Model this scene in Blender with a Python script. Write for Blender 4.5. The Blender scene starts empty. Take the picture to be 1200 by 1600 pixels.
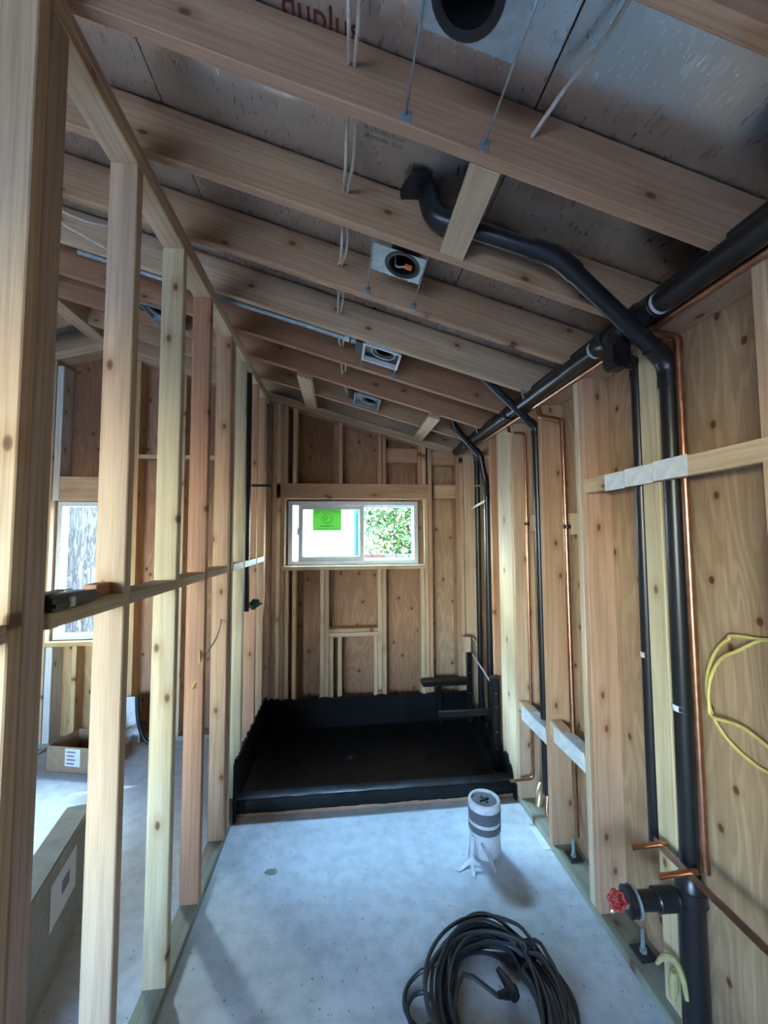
import bpy, bmesh, math, random
from mathutils import Vector, Matrix
from mathutils import noise as mnoise
random.seed(11)
C = bpy.context.scene.collection
SC = bpy.context.scene
R = math.radians

# ------------------------------------------------------------------ camera
cam = bpy.data.objects.new('camera', bpy.data.cameras.new('camera')); C.objects.link(cam)
cam.data.sensor_fit = 'VERTICAL'; cam.data.sensor_height = 24.0
cam.data.lens = 24.0 * 625.0 / 1600.0
cam.data.clip_start = 0.02; cam.data.clip_end = 200
p_, y_, r_ = R(3.39), R(6.14), R(-0.3)
fwd = Vector((math.sin(y_)*math.cos(p_), math.cos(y_)*math.cos(p_), math.sin(p_)))
rt = Vector((math.cos(y_), -math.sin(y_), 0)); up = rt.cross(fwd)
rr = rt*math.cos(r_) + up*math.sin(r_); uu = -rt*math.sin(r_) + up*math.cos(r_)
cam.matrix_world = Matrix(((rr.x, uu.x, -fwd.x, 0), (rr.y, uu.y, -fwd.y, 0), (rr.z, uu.z, -fwd.z, 1.79), (0, 0, 0, 1)))
SC.camera = cam

# ------------------------------------------------------------------ light and exposure
W = bpy.data.worlds.new('sky'); SC.world = W; W.use_nodes = True
nt = W.node_tree; nt.nodes.clear()
sky = nt.nodes.new('ShaderNodeTexSky'); sky.sky_type = 'NISHITA'; sky.sun_disc = False
sky.sun_elevation = R(40); sky.sun_rotation = R(70); sky.air_density = 1.0; sky.dust_density = .3; sky.ozone_density = 3.0
bg = nt.nodes.new('ShaderNodeBackground'); bg.inputs['Strength'].default_value = .85
wo = nt.nodes.new('ShaderNodeOutputWorld')
nt.links.new(sky.outputs[0], bg.inputs[0]); nt.links.new(bg.outputs[0], wo.inputs[0])
sl = bpy.data.lights.new('sun', 'SUN'); sl.energy = 1.0; sl.angle = R(0.6); sl.color = (1, .95, .87)
sun = bpy.data.objects.new('sun', sl); C.objects.link(sun)
sun.rotation_euler = (R(50), 0, R(110))
def area(name, loc, to, sx, sy, power, col):
    l = bpy.data.lights.new(name, 'AREA'); l.shape = 'RECTANGLE'; l.size = sx; l.size_y = sy; l.energy = power; l.color = col
    o = bpy.data.objects.new(name, l); C.objects.link(o); o.location = loc
    o.rotation_euler = (Vector(to) - Vector(loc)).to_track_quat('-Z', 'Y').to_euler()
# area lamps added outside the windows, standing in for daylight on slab and walls
area('window_fill_lamp', (-.25, 6.2, 4.75), (.2, 2.4, 0), 1.4, 1.1, 135, (.33, .63, 1.0))
area('side_fill_lamp', (-3.2, 6.0, 2.5), (1.19, 2.6, 1.4), 1.6, 1.4, 190, (.80, .96, 1.0))
area('next_room_fill_lamp', (-2.75, 6.2, 4.5), (-1.7, 2.2, 0), 1.0, 1.0, 190, (.62, .84, 1.0))  # lamp added to brighten the next room's floor
vs = SC.view_settings
vs.view_transform = 'Standard'; vs.look = 'None'; vs.gamma = 1.0; vs.use_curve_mapping = False
vs.exposure = 3.15
SC.cycles.use_denoising = True
SC.cycles.max_bounces = 10; SC.cycles.diffuse_bounces = 6; SC.cycles.caustics_reflective = False

# ------------------------------------------------------------------ materials
def newmat(name):
    m = bpy.data.materials.new(name); m.use_nodes = True
    n = m.node_tree; n.nodes.clear()
    o = n.nodes.new('ShaderNodeOutputMaterial'); b = n.nodes.new('ShaderNodeBsdfPrincipled')
    n.links.new(b.outputs[0], o.inputs[0])
    return m, n, b
def N(n, t, **k):
    x = n.nodes.new('ShaderNode' + t)
    for a, v in k.items():
        if a in x.inputs: x.inputs[a].default_value = v
        else: setattr(x, a, v)
    return x
def L(n, a, b): n.links.new(a, b)
def ramp(n, src, stops):
    x = n.nodes.new('ShaderNodeValToRGB')
    while len(x.color_ramp.elements) < len(stops): x.color_ramp.elements.new(.5)
    for e, (p, c) in zip(x.color_ramp.elements, stops):
        e.position = p; e.color = (*c, 1) if isinstance(c, tuple) else (c, c, c, 1)
    L(n, src, x.inputs[0]); return x
def mixc(n, kind, fac, a, b):
    x = n.nodes.new('ShaderNodeMix'); x.data_type = 'RGBA'; x.blend_type = kind
    for i, v in ((0, fac), (6, a), (7, b)):
        if hasattr(v, 'type') and hasattr(v, 'links'): L(n, v, x.inputs[i])
        elif i == 0: x.inputs[0].default_value = v
        else: x.inputs[i].default_value = (*v, 1) if len(v) == 3 else v
    return x.outputs[2]
def vmap(n, src, sc):
    x = N(n, 'Mapping'); x.inputs['Scale'].default_value = sc; L(n, src, x.inputs[0]); return x.outputs[0]
def mth(n, op, a, b=None):
    x = N(n, 'Math', operation=op)
    for i, v in enumerate((a, b)):
        if v is None: continue
        if hasattr(v, 'links'): L(n, v, x.inputs[i])
        else: x.inputs[i].default_value = v
    return x.outputs[0]
def bump(n, b, h, st, dist=.002):
    x = N(n, 'Bump', Strength=st, Distance=dist); L(n, h, x.inputs['Height']); L(n, x.outputs[0], b.inputs['Normal'])

def knotcells(n, at, scale, thin, ln):
    q = N(n, 'SeparateXYZ'); L(n, at.outputs['Vector'], q.inputs[0]); c = N(n, 'CombineXYZ')
    L(n, mth(n, 'ADD', q.outputs[0], mth(n, 'MULTIPLY', q.outputs[1], thin)), c.inputs[0]); L(n, mth(n, 'MULTIPLY', q.outputs[2], ln), c.inputs[1])
    v = N(n, 'TexVoronoi', Scale=scale, voronoi_dimensions='2D'); L(n, c.outputs[0], v.inputs['Vector']); return v
def lumber():
    m, n, b = newmat('lumber')
    at = N(n, 'Attribute', attribute_name='gr'); oi = N(n, 'ObjectInfo')
    wv = N(n, 'TexWave', wave_type='RINGS', rings_direction='Z', Scale=15.0, Distortion=9.0, Detail=2.0)
    wv.inputs['Detail Scale'].default_value = 1.2
    L(n, vmap(n, at.outputs['Vector'], (1, 1, .05)), wv.inputs['Vector'])
    f = N(n, 'TexNoise', Scale=1.0, Detail=3.0); L(n, vmap(n, at.outputs['Vector'], (260, 260, 6)), f.inputs['Vector'])
    g = N(n, 'TexNoise', Scale=1.0, Detail=2.0); L(n, vmap(n, at.outputs['Vector'], (9, 9, 1.6)), g.inputs['Vector'])
    vo = knotcells(n, at, 5.5, .1, .55)
    sel = mth(n, 'GREATER_THAN', N_sep(n, vo.outputs['Color']), .5)
    kn = ramp(n, vo.outputs['Distance'], [(.0, .9), (.04, .75), (.065, .0)])
    halo = ramp(n, vo.outputs['Distance'], [(.06, .5), (.2, 0.0)])
    k = mth(n, 'MULTIPLY', kn.outputs[0], sel); h = mth(n, 'MULTIPLY', halo.outputs[0], sel)
    c = mixc(n, 'MULTIPLY', 1.0, oi.outputs['Color'], ramp(n, wv.outputs['Fac'], [(0, (.90, .86, .82)), (.4, (.99, .985, .98)), (1, (1.02, 1.02, 1.015))]).outputs[0])
    c = mixc(n, 'MULTIPLY', .8, c, ramp(n, f.outputs['Fac'], [(.3, (.82, .8, .78)), (.7, (1.06, 1.06, 1.06))]).outputs[0])
    c = mixc(n, 'MULTIPLY', 1.0, c, ramp(n, g.outputs['Fac'], [(.3, (.84, .79, .75)), (.65, (1.06, 1.05, 1.04))]).outputs[0])
    c = mixc(n, 'MULTIPLY', h, c, (.7, .5, .35))
    c = mixc(n, 'MIX', k, c, (.10, .045, .02))
    L(n, c, b.inputs['Base Color']); b.inputs['Roughness'].default_value = .62
    b.inputs['Specular IOR Level'].default_value = .3
    bump(n, b, f.outputs['Fac'], .25, .001)
    return m
def N_sep(n, col):
    s = N(n, 'SeparateColor'); L(n, col, s.inputs[0]); return s.outputs[0]
def plywood():
    m, n, b = newmat('plywood')
    at = N(n, 'Attribute', attribute_name='gr'); oi = N(n, 'ObjectInfo')
    q = N(n, 'TexNoise', Scale=1.0, Detail=2.0, Distortion=.3); L(n, vmap(n, at.outputs['Vector'], (5.5, 5.5, .9)), q.inputs['Vector'])
    s = mth(n, 'SINE', mth(n, 'MULTIPLY', q.outputs['Fac'], 75.0))
    f = N(n, 'TexNoise', Scale=1.0, Detail=3.0); L(n, vmap(n, at.outputs['Vector'], (170, 170, 5)), f.inputs['Vector'])
    g = N(n, 'TexNoise', Scale=2.2, Detail=3.0); L(n, at.outputs['Vector'], g.inputs['Vector'])
    vo = knotcells(n, at, 5.6, .1, .75)
    kn = ramp(n, vo.outputs['Distance'], [(.0, 1.0), (.05, .85), (.075, .0)]); halo = ramp(n, vo.outputs['Distance'], [(.06, .45), (.18, 0.0)])
    sel = mth(n, 'GREATER_THAN', N_sep(n, vo.outputs['Color']), .35)
    c = mixc(n, 'MULTIPLY', .5, oi.outputs['Color'], ramp(n, s, [(0, (.74, .68, .62)), (.6, (1.04, 1.03, 1.0))]).outputs[0])
    c = mixc(n, 'MULTIPLY', .8, c, ramp(n, f.outputs['Fac'], [(.3, (.8, .78, .75)), (.7, (1.07, 1.07, 1.07))]).outputs[0])
    c = mixc(n, 'MULTIPLY', 1.0, c, ramp(n, g.outputs['Fac'], [(.3, (.82, .76, .72)), (.7, (1.1, 1.08, 1.05))]).outputs[0])
    c = mixc(n, 'MULTIPLY', mth(n, 'MULTIPLY', halo.outputs[0], sel), c, (.75, .55, .4))
    c = mixc(n, 'MIX', mth(n, 'MULTIPLY', kn.outputs[0], sel), c, (.09, .042, .02))
    L(n, c, b.inputs['Base Color']); b.inputs['Roughness'].default_value = .6
    b.inputs['Specular IOR Level'].default_value = .3
    bump(n, b, f.outputs['Fac'], .2, .001)
    return m
def foil():
    m, n, b = newmat('foil_sheathing')
    tc = N(n, 'TexCoord')
    a = N(n, 'TexNoise', Scale=1.0, Detail=2.5, Distortion=.8); L(n, vmap(n, tc.outputs['Object'], (120, 22, 60)), a.inputs['Vector'])
    d = N(n, 'TexNoise', Scale=2.0, Detail=2.0); L(n, tc.outputs['Object'], d.inputs['Vector'])
    L(n, ramp(n, d.outputs['Fac'], [(.35, (.62, .60, .58)), (.65, (.74, .74, .74))]).outputs[0], b.inputs['Base Color'])
    b.inputs['Metallic'].default_value = 1.0
    L(n, ramp(n, a.outputs['Fac'], [(.35, .27), (.7, .42)]).outputs[0], b.inputs['Roughness'])
    bump(n, b, a.outputs['Fac'], .06, .0010)
    return m
def concrete():
    m, n, b = newmat('concrete')
    tc = N(n, 'TexCoord'); o = tc.outputs['Object']
    a = N(n, 'TexNoise', Scale=1.6, Detail=6.0, Distortion=.6); L(n, o, a.inputs['Vector'])
    f = N(n, 'TexNoise', Scale=14.0, Detail=6.0); L(n, o, f.inputs['Vector'])
    g = N(n, 'TexNoise', Scale=55.0, Detail=2.0); L(n, o, g.inputs['Vector'])
    # fine scratches
    w = N(n, 'TexNoise', Scale=1.0, Detail=2.0, Distortion=.8); L(n, vmap(n, o, (2.2, 7.0, 1)), w.inputs['Vector'])
    sc = ramp(n, mth(n, 'ABSOLUTE', mth(n, 'SUBTRACT', w.outputs['Fac'], .5)), [(0.0, .72), (.006, 1.0)])
    c = ramp(n, a.outputs['Fac'], [(.3, (.50, .55, .575)), (.5, (.58, .63, .66)), (.72, (.65, .695, .725))]).outputs[0]
    c = mixc(n, 'MULTIPLY', .7, c, ramp(n, f.outputs['Fac'], [(.33, (.78, .78, .78)), (.6, (1.05, 1.05, 1.05))]).outputs[0])
    c = mixc(n, 'MULTIPLY', 1.0, c, ramp(n, g.outputs['Fac'], [(.27, (.45, .44, .43)), (.31, (1., 1., 1.))]).outputs[0])
    c = mixc(n, 'MULTIPLY', .35, c, sc.outputs[0])
    L(n, c, b.inputs['Base Color'])
    L(n, ramp(n, f.outputs['Fac'], [(.3, .62), (.7, .78)]).outputs[0], b.inputs['Roughness']); b.inputs['Specular IOR Level'].default_value = .22
    bump(n, b, f.outputs['Fac'], .12, .004)
    return m
def membrane():
    m, n, b = newmat('black_membrane')
    tc = N(n, 'TexCoord')
    a = N(n, 'TexNoise', Scale=30.0, Detail=4.0); L(n, tc.outputs['Object'], a.inputs['Vector'])
    d = N(n, 'TexNoise', Scale=6.0, Detail=3.0); L(n, tc.outputs['Object'], d.inputs['Vector'])
    b.inputs['Base Color'].default_value = (.005, .006, .007, 1); b.inputs['Specular IOR Level'].default_value = .3
    L(n, ramp(n, d.outputs['Fac'], [(.35, .30), (.7, .55)]).outputs[0], b.inputs['Roughness'])
    bump(n, b, a.outputs['Fac'], .5, .004)
    return m
def plain(name, col, rough=.5, metal=0.0, bs=0.0, scale=60.0, var=.12, spec=.5):
    m, n, b = newmat(name)
    tc = N(n, 'TexCoord'); a = N(n, 'TexNoise', Scale=scale, Detail=3.0); L(n, tc.outputs['Object'], a.inputs['Vector'])
    lo = tuple(c*(1-var) for c in col); hi = tuple(min(1, c*(1+var)) for c in col)
    L(n, ramp(n, a.outputs['Fac'], [(.3, lo), (.7, hi)]).outputs[0], b.inputs['Base Color'])
    b.inputs['Roughness'].default_value = rough; b.inputs['Metallic'].default_value = metal
    b.inputs['Specular IOR Level'].default_value = spec
    if bs: bump(n, b, a.outputs['Fac'], bs, .003)
    return m
def glass():
    m, n, b = newmat('window_glass'); n.nodes.remove(b)
    o = [x for x in n.nodes if x.type == 'OUTPUT_MATERIAL'][0]
    t = N(n, 'BsdfTransparent'); t.inputs[0].default_value = (.93, .96, .95, 1)
    g = N(n, 'BsdfGlossy'); g.inputs['Roughness'].default_value = .02
    lw = N(n, 'LayerWeight', Blend=.5); mx = N(n, 'MixShader')
    fr = mth(n, 'ADD', mth(n, 'MULTIPLY', mth(n, 'POWER', lw.outputs['Facing'], 5.0), .9), .02)
    L(n, fr, mx.inputs[0]); L(n, t.outputs[0], mx.inputs[1]); L(n, g.outputs[0], mx.inputs[2]); L(n, mx.outputs[0], o.inputs[0])
    return m
def bark():
    m, n, b = newmat('bark')
    tc = N(n, 'TexCoord')
    a = N(n, 'TexNoise', Scale=1.0, Detail=5.0, Distortion=1.0); L(n, vmap(n, tc.outputs['Object'], (26, 26, 4)), a.inputs['Vector'])
    s = mth(n, 'ABSOLUTE', mth(n, 'SUBTRACT', a.outputs['Fac'], .5))
    L(n, ramp(n, s, [(0.0, (.012, .011, .010)), (.05, (.055, .052, .052)), (.2, (.10, .097, .097))]).outputs[0], b.inputs['Base Color'])
    b.inputs['Roughness'].default_value = .9; bump(n, b, s, 1.0, .05)
    return m
def leafmat():
    m, n, b = newmat('leaf')
    tc = N(n, 'TexCoord'); a = N(n, 'TexNoise', Scale=9.0, Detail=2.0); L(n, tc.outputs['Object'], a.inputs['Vector'])
    L(n, ramp(n, a.outputs['Fac'], [(.3, (.035, .075, .012)), (.5, (.06, .11, .02)), (.7, (.11, .15, .045))]).outputs[0], b.inputs['Base Color'])
    b.inputs['Roughness'].default_value = .5
    return m
LUM = lumber(); PLY = plywood(); FOIL = foil(); CONC = concrete(); MEMB = membrane(); GLASS = glass()
ABS = plain('black_abs', (.012, .0125, .014), .33, 0, .1, 25)
COPPER = plain('copper', (.50, .255, .155), .33, 1.0, .05, 30, .18)
GALV = plain('galvanised_steel', (.36, .43, .46), .45, .6, .15, 40, .15)
DARKST = plain('dark_steel', (.045, .048, .05), .45, .6)
BLACK = plain('black_plastic', (.008, .008, .009), .45)
RUBBER = plain('black_rubber', (.022, .024, .026), .5, 0, .1, 90)
WIREW = plain('white_cable_jacket', (.62, .58, .50), .5)
YELW = plain('yellow_cable_jacket', (.62, .52, .16), .5)
TAPE = plain('white_tape', (.70, .74, .74), .5, 0, .2, 25)
PVC = plain('white_pvc', (.54, .56, .58), .4, 0, .1, 30)
GREYT = plain('grey_tape', (.10, .107, .12), .5)
VINYL = plain('window_vinyl', (.60, .66, .70), .4)
RED = plain('red_paint', (.32, .02, .02), .4)
BRASS = plain('brass', (.6, .5, .32), .35, .9)
CARD = plain('cardboard', (.34, .23, .14), .8, 0, .1, 20)
CARDG = plain('grey_cardboard', (.30, .29, .25), .8, 0, .1, 20)
PAPER = plain('paper_label', (.72, .74, .74), .7, 0, 0, 300, .04)
INK = plain('black_ink', (.03, .03, .03), .7)
INKG = plain('grey_ink', (.2, .21, .2), .7)
REDINK = plain('red_ink', (.15, .03, .018), .6)
NAVY = plain('navy_plastic', (.010, .017, .034), .38, 0, .15, 40)
GREEN = plain('green_sticker', (.22, .58, .10), .6, 0, 0, 8, .05)
_n = GREEN.node_tree; _t = N(_n, 'BsdfTranslucent'); _t.inputs[0].default_value = (.24, .50, .15, 1); _m = N(_n, 'MixShader'); _m.inputs[0].default_value = .35
_o = [x for x in _n.nodes if x.type == 'OUTPUT_MATERIAL'][0]; _b = [x for x in _n.nodes if x.type == 'BSDF_PRINCIPLED'][0]
L(_n, _b.outputs[0], _m.inputs[1]); L(_n, _t.outputs[0], _m.inputs[2]); L(_n, _m.outputs[0], _o.inputs[0])
GREEND = plain('green_ink', (.10, .36, .12), .6)
GREENV = plain('green_enamel', (.03, .10, .065), .4)
ORANGE = plain('orange_plastic', (.75, .16, .05), .5)
STUCCO = plain('white_stucco', (.80, .80, .78), .9, 0, .3, 40, .05)
TEAL = plain('teal_paint', (.012, .075, .075), .5)
BRICK = plain('red_brick', (.07, .018, .011), .85, 0, .4, 30, .25)
BRICKP = plain('pale_brick', (.07, .05, .038), .85, 0, .4, 30, .2)
MORTAR = plain('mortar', (.09, .085, .08), .9)
BARK = bark(); LEAF = leafmat(); CUT = plain('cut_wood', (.13, .10, .055), .7, 0, .2, 12, .2)
GROUND = plain('bare_ground', (.46, .43, .38), .95, 0, .3, 4, .2)
TREATED = 'treated'

# wood tints (the board's own colour)
PALE = (.66, .50, .34); RED_ = (.50, .28, .17); TAN = (.58, .42, .28); GRN = (.62, .54, .36); GREY = (.54, .44, .34)
FIR = (.53, .345, .22); HONEY = (.62, .42, .22); PTG = (.30, .33, .27)
PLYR = (.43, .255, .165); PLYT = (.47, .335, .215); PLYD = (.32, .175, .10)

# ------------------------------------------------------------------ mesh helpers
def link(name, me, mat, parent=None, loc=(0, 0, 0)):
    o = bpy.data.objects.new(name, me); C.objects.link(o); o.location = loc
    if mat: me.materials.append(mat)
    if parent: o.parent = parent
    return o
def ploc(parent):
    v = Vector((0, 0, 0))
    while parent is not None: v += parent.location; parent = parent.parent
    return v
def finish(name, bm, mat, parent=None, smooth=False, org=None, auto=None):
    """bm holds world coordinates; the object's origin goes to org or its centre"""
    if org is None:
        lo = Vector([min(v.co[i] for v in bm.verts) for i in range(3)]); hi = Vector([max(v.co[i] for v in bm.verts) for i in range(3)])
        org = (lo + hi)/2
    org = Vector(org)
    for v in bm.verts: v.co -= org
    me = bpy.data.meshes.new(name); bm.to_mesh(me); bm.free()
    if smooth:
        for p in me.polygons: p.use_smooth = True
        if auto is not None:
            me.set_sharp_from_angle(angle=R(auto))
    return link(name, me, mat, parent, org - ploc(parent))
def jit(c, a=.05):
    k = 1 + random.uniform(-a, a); return (c[0]*k, c[1]*k*(1+random.uniform(-.02, .02)), c[2]*k*(1+random.uniform(-.04, .04)), 1)
def beam(name, p0, p1, w, h, tint=FIR, parent=None, side=(1, 0, 0), mat=None, bev=.003):
    """a board from p0 to p1 (axis line), w along side, h across; grain runs along it"""
    p0, p1 = Vector(p0), Vector(p1); z = (p1-p0); ln = z.length; z.normalize()
    s = Vector(side); x = (s - z*s.dot(z)).normalized(); y = z.cross(x)
    bm = bmesh.new()
    bmesh.ops.create_cube(bm, size=1.0)
    for v in bm.verts: v.co = Vector((v.co.x*w, v.co.y*h, v.co.z*ln))
    if bev: bmesh.ops.bevel(bm, geom=bm.edges[:], offset=min(bev, w*.2, h*.2), segments=1, affect='EDGES')
    off = Vector((random.uniform(-.07, .07), random.uniform(-.12, .12), random.uniform(0, 60)))
    gr = [(v.co if w >= h else Vector((v.co.y, v.co.x, v.co.z))) + off for v in bm.verts]
    for v in bm.verts: v.co = x*v.co.x + y*v.co.y + z*v.co.z
    me = bpy.data.meshes.new(name); bm.to_mesh(me); bm.free()
    a = me.attributes.new('gr', 'FLOAT_VECTOR', 'POINT')
    for i, g in enumerate(gr): a.data[i].vector = g
    o = link(name, me, mat or LUM, parent, (p0+p1)/2 - ploc(parent)); o.color = jit(tint)
    return o
def board(name, a, b, tint=FIR, parent=None, axis=None, mat=None, bev=.003):
    """axis-aligned board between two corners; the grain follows its longest side unless told"""
    a, b = Vector(a), Vector(b); d = [abs(b[i]-a[i]) for i in range(3)]; c = (a+b)/2
    k = d.index(max(d)) if axis is None else axis
    e = Vector((0, 0, 0)); e[k] = d[k]/2
    i = (k+1) % 3; j = (k+2) % 3
    s = Vector((0, 0, 0)); s[i] = 1
    return beam(name, c-e, c+e, d[i], d[j], tint, parent, s, mat, bev)
def panel(name, a, b, tint, parent, axis=2): return board(name, a, b, tint, parent, axis, PLY, .0015)
def box(name, a, b, mat, parent=None, bev=.002, seg=1, M=None):
    bm = bmesh.new(); bmesh.ops.create_cube(bm, size=1.0)
    a, b = Vector(a), Vector(b); c = (a+b)/2; d = b-a
    for v in bm.verts: v.co = Vector((v.co.x*d.x, v.co.y*d.y, v.co.z*d.z))
    if bev: bmesh.ops.bevel(bm, geom=bm.edges[:], offset=min(bev, .3*min(abs(x) for x in d)), segments=seg, affect='EDGES')
    for v in bm.verts:
        v.co += c
        if M is not None: v.co = M @ v.co
    return finish(name, bm, mat, parent)
def fillet(pts, rad, seg=6):
    pts = [Vector(p) for p in pts]; out = [pts[0]]
    for i in range(1, len(pts)-1):
        a, b, c = pts[i-1], pts[i], pts[i+1]
        u, v = (a-b), (c-b); r = min(rad, u.length*.48, v.length*.48)
        s, e = b+u.normalized()*r, b+v.normalized()*r
        for k in range(seg+1):
            t = k/seg; out.append(s*(1-t)**2 + b*2*t*(1-t) + e*t*t)
    out.append(pts[-1]); return out
def sweep(bm, pts, rad, seg=16, cap=True):
    pts = [Vector(p) for p in pts]; n = len(pts)
    rs = rad if isinstance(rad, (list, tuple)) else [rad]*n
    t0 = (pts[1]-pts[0]).normalized()
    nrm = t0.orthogonal().normalized(); rings = []
    for i, p in enumerate(pts):
        t = (pts[min(i+1, n-1)] - pts[max(i-1, 0)]).normalized()
        nrm = (nrm - t*nrm.dot(t)).normalized(); bn = t.cross(nrm)
        rings.append([bm.verts.new(p + (nrm*math.cos(2*math.pi*k/seg) + bn*math.sin(2*math.pi*k/seg))*rs[i]) for k in range(seg)])
    for i in range(n-1):
        for k in range(seg):
            bm.faces.new((rings[i][k], rings[i][(k+1) % seg], rings[i+1][(k+1) % seg], rings[i+1][k]))
    if cap:
        bm.faces.new(list(reversed(rings[0]))); bm.faces.new(rings[-1])
def tube(name, pts, rad, mat, parent=None, fil=0, seg=16):
    bm = bmesh.new(); sweep(bm, fillet(pts, fil) if fil else pts, rad, seg)
    return finish(name, bm, mat, parent, True, None, 40)
def smooth_path(pts, sub=6):
    pts = [Vector(p) for p in pts]; out = []
    for i in range(len(pts)-1):
        a, b, c, d = pts[max(i-1, 0)], pts[i], pts[i+1], pts[min(i+2, len(pts)-1)]
        for k in range(sub):
            t = k/sub
            out.append(.5*((2*b) + (c-a)*t + (2*a-5*b+4*c-d)*t*t + (3*b-a-3*c+d)*t**3))
    out.append(pts[-1]); return out
def collar(name, p, d, r0, ln, mat, parent):
    """a fitting's hub: a short sleeve with a lip, centred on p, along d"""
    d = Vector(d).normalized(); p = Vector(p); bm = bmesh.new()
    sweep(bm, [p-d*ln/2, p-d*ln*.44, p-d*ln*.4, p+d*ln*.4, p+d*ln*.44, p+d*ln/2], [r0*.97, r0*1.04, r0, r0, r0*1.04, r0*.97], 18)
    return finish(name, bm, mat, parent, True, None, 40)
def strip(name, quads, mat, parent, th=.0):
    bm = bmesh.new()
    for q in quads: bm.faces.new([bm.verts.new(Vector(p)) for p in q])
    bmesh.ops.remove_doubles(bm, verts=bm.verts[:], dist=1e-5)
    if th:
        bmesh.ops.solidify(bm, geom=bm.faces[:], thickness=th)
    return finish(name, bm, mat, parent)
def empty(name, loc=(0, 0, 0)):
    o = bpy.data.objects.new(name, None); C.objects.link(o); o.location = loc; return o
def tag(o, label, cat, group=None, kind=None):
    o['label'] = label; o['category'] = cat
    if group: o['group'] = group
    if kind: o['kind'] = kind
    return o
def thing(name, label, cat, loc=(0, 0, 0), group=None): return tag(empty(name, loc), label, cat, group)
def struct(name, loc=(0, 0, 0)):
    o = empty(name, loc); o['kind'] = 'structure'; return o
def textmesh(name, s, size, mat, M, parent, ext=.0004):
    cu = bpy.data.curves.new(name, 'FONT'); cu.body = s; cu.size = size; cu.extrude = ext; cu.align_x = 'CENTER'; cu.align_y = 'CENTER'; cu.resolution_u = 3
    t = bpy.data.objects.new('tmp', cu); C.objects.link(t)
    me = bpy.data.meshes.new_from_object(t.evaluated_get(bpy.context.evaluated_depsgraph_get()))
    bpy.data.objects.remove(t); bpy.data.curves.remove(cu)
    me.transform(M); me.name = name; me.materials.clear()
    org = Vector((0, 0, 0))
    for v in me.vertices: org += v.co
    org /= max(1, len(me.vertices)); me.transform(Matrix.Translation(-org))
    return link(name, me, mat, parent, org - ploc(parent))

# ------------------------------------------------------------------ dimensions
XL, XLB = -.675, -.764          # left partition faces
XR, XS = 1.19, 1.33             # right wall: stud face, sheathing
YB, YS = 3.80, 3.94             # back wall: stud face, sheathing
SL = .285                       # roof slope
RX = -2.15                      # ridge
def zb(x, dz=0): return 2.96 - SL*x + dz if x > RX else 2.96 - SL*(2*RX - x) + dz     # underside of the rafters
RAF = [-.61, -.2, .21, .61, 1.015, 1.42, 1.825, 2.235, 2.64, 3.04, 3.455, 3.86]
DZ = .195
XW = -5.5                       # far wall of the next room

# ------------------------------------------------------------------ floor
fl = box('floor', (XW, -2.6, -.15), (1.36, 3.97, 0), CONC, None, 0); fl['kind'] = 'structure'
# ------------------------------------------------------------------ right wall
wr = struct('wall_right', (1.26, 1.2, 0))
board('bottom_plate', (XR, -2.6, 0), (XS, YB, .038), PTG, wr)
for z in (2.575, 2.613): board('top_plate', (XR, -2.6, z), (XS, YS, z+.038), TAN, wr)
for y0, y1 in ((-2.6, -.12), (-.117, 1.1), (1.103, 2.32), (2.323, 3.97)):
    panel('sheathing_panel', (XS, y0, -.1), (XS+.013, y1, 2.75), PLYT, wr)
def rstud(y, tint, x0=XR): return board('stud', (x0, y, .038), (XS, y+.038, 2.575), tint, wr)
for y, t in ((-2.2, FIR), (-1.4, FIR), (-.6, TAN), (.2, FIR), (.60, TAN), (.968, TAN), (1.835, FIR), (1.873, GRN), (2.251, FIR), (2.655, TAN), (3.06, RED_), (3.762, PALE)):
    rstud(y, t)
board('stud', (1.226, 1.415, .038), (1.264, 1.503, 2.575), GRN, wr)           # turned flat between the two drains
board('filler_board', (XR, 2.700, .038), (XR+.038, 2.935, 2.575), GRN, wr)
board('filler_board', (1.28, 3.40, .45), (1.318, 3.46, 2.5), PALE, wr)
blk = board('blocking', (1.186, .2, 1.992), (1.225, 1.838, 2.062), PALE, wr)
blk.location.x -= 0
tp = [box('tape_strip', (1.1835, y0, z0), (1.1862, y1, z1), TAPE, blk, .0005) for y0, y1, z0, z1 in
      ((1.555, 1.68, 1.985, 2.058), (1.40, 1.553, 1.988, 2.062), (1.245, 1.398, 1.992, 2.066))]
for y0, y1, z, t in ((2.29, 2.654, .625, PALE), (1.912, 2.25, .68, PALE)):
    k = beam('blocking', (1.225, y0, z-.02), (1.225, y1, z+.012), .07, .078, t, wr, (1, 0, 0))
    s = box('tape_strip', (1.187, y0+.002, z-.05), (1.1895, y1-.05, z+.035), TAPE, k, .0005)
    s2 = box('tape_strip', (1.1895, y0+.002, z+.036), (1.255, y1-.07, z+.0385), TAPE, k, .0005)
for y, z, h in ((2.10, 1.85, .12), (2.50, 1.87, .11)):
    board('pipe_backing', (1.275, y, z-h/2), (1.325, y+.10, z+h/2), PALE, wr, 2)
board('pipe_backing', (1.27, 1.445, .70), (1.32, 1.50, .80), PALE, wr, 2)
# bolts and washers through the bottom plate
def anchor(x, y, label):
    t = thing('anchor_bolt', label, 'bolt', (x, y, .038))
    box('washer_plate', (x-.038, y-.038, .0385), (x+.038, y+.038, .046), DARKST, t)
    tube('bolt', [(x, y, .046), (x, y, .135)], .008, GALV, t, 0, 10)
    tube('nut', [(x, y, .046), (x, y, .062)], .0145, GALV, t, 0, 6)
anchor(1.26, 1.655, 'steel anchor bolt with square washer below the pale flat stud and pipes')
anchor(1.26, 2.16, 'steel anchor bolt with square washer beside the single copper pipe end')

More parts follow.
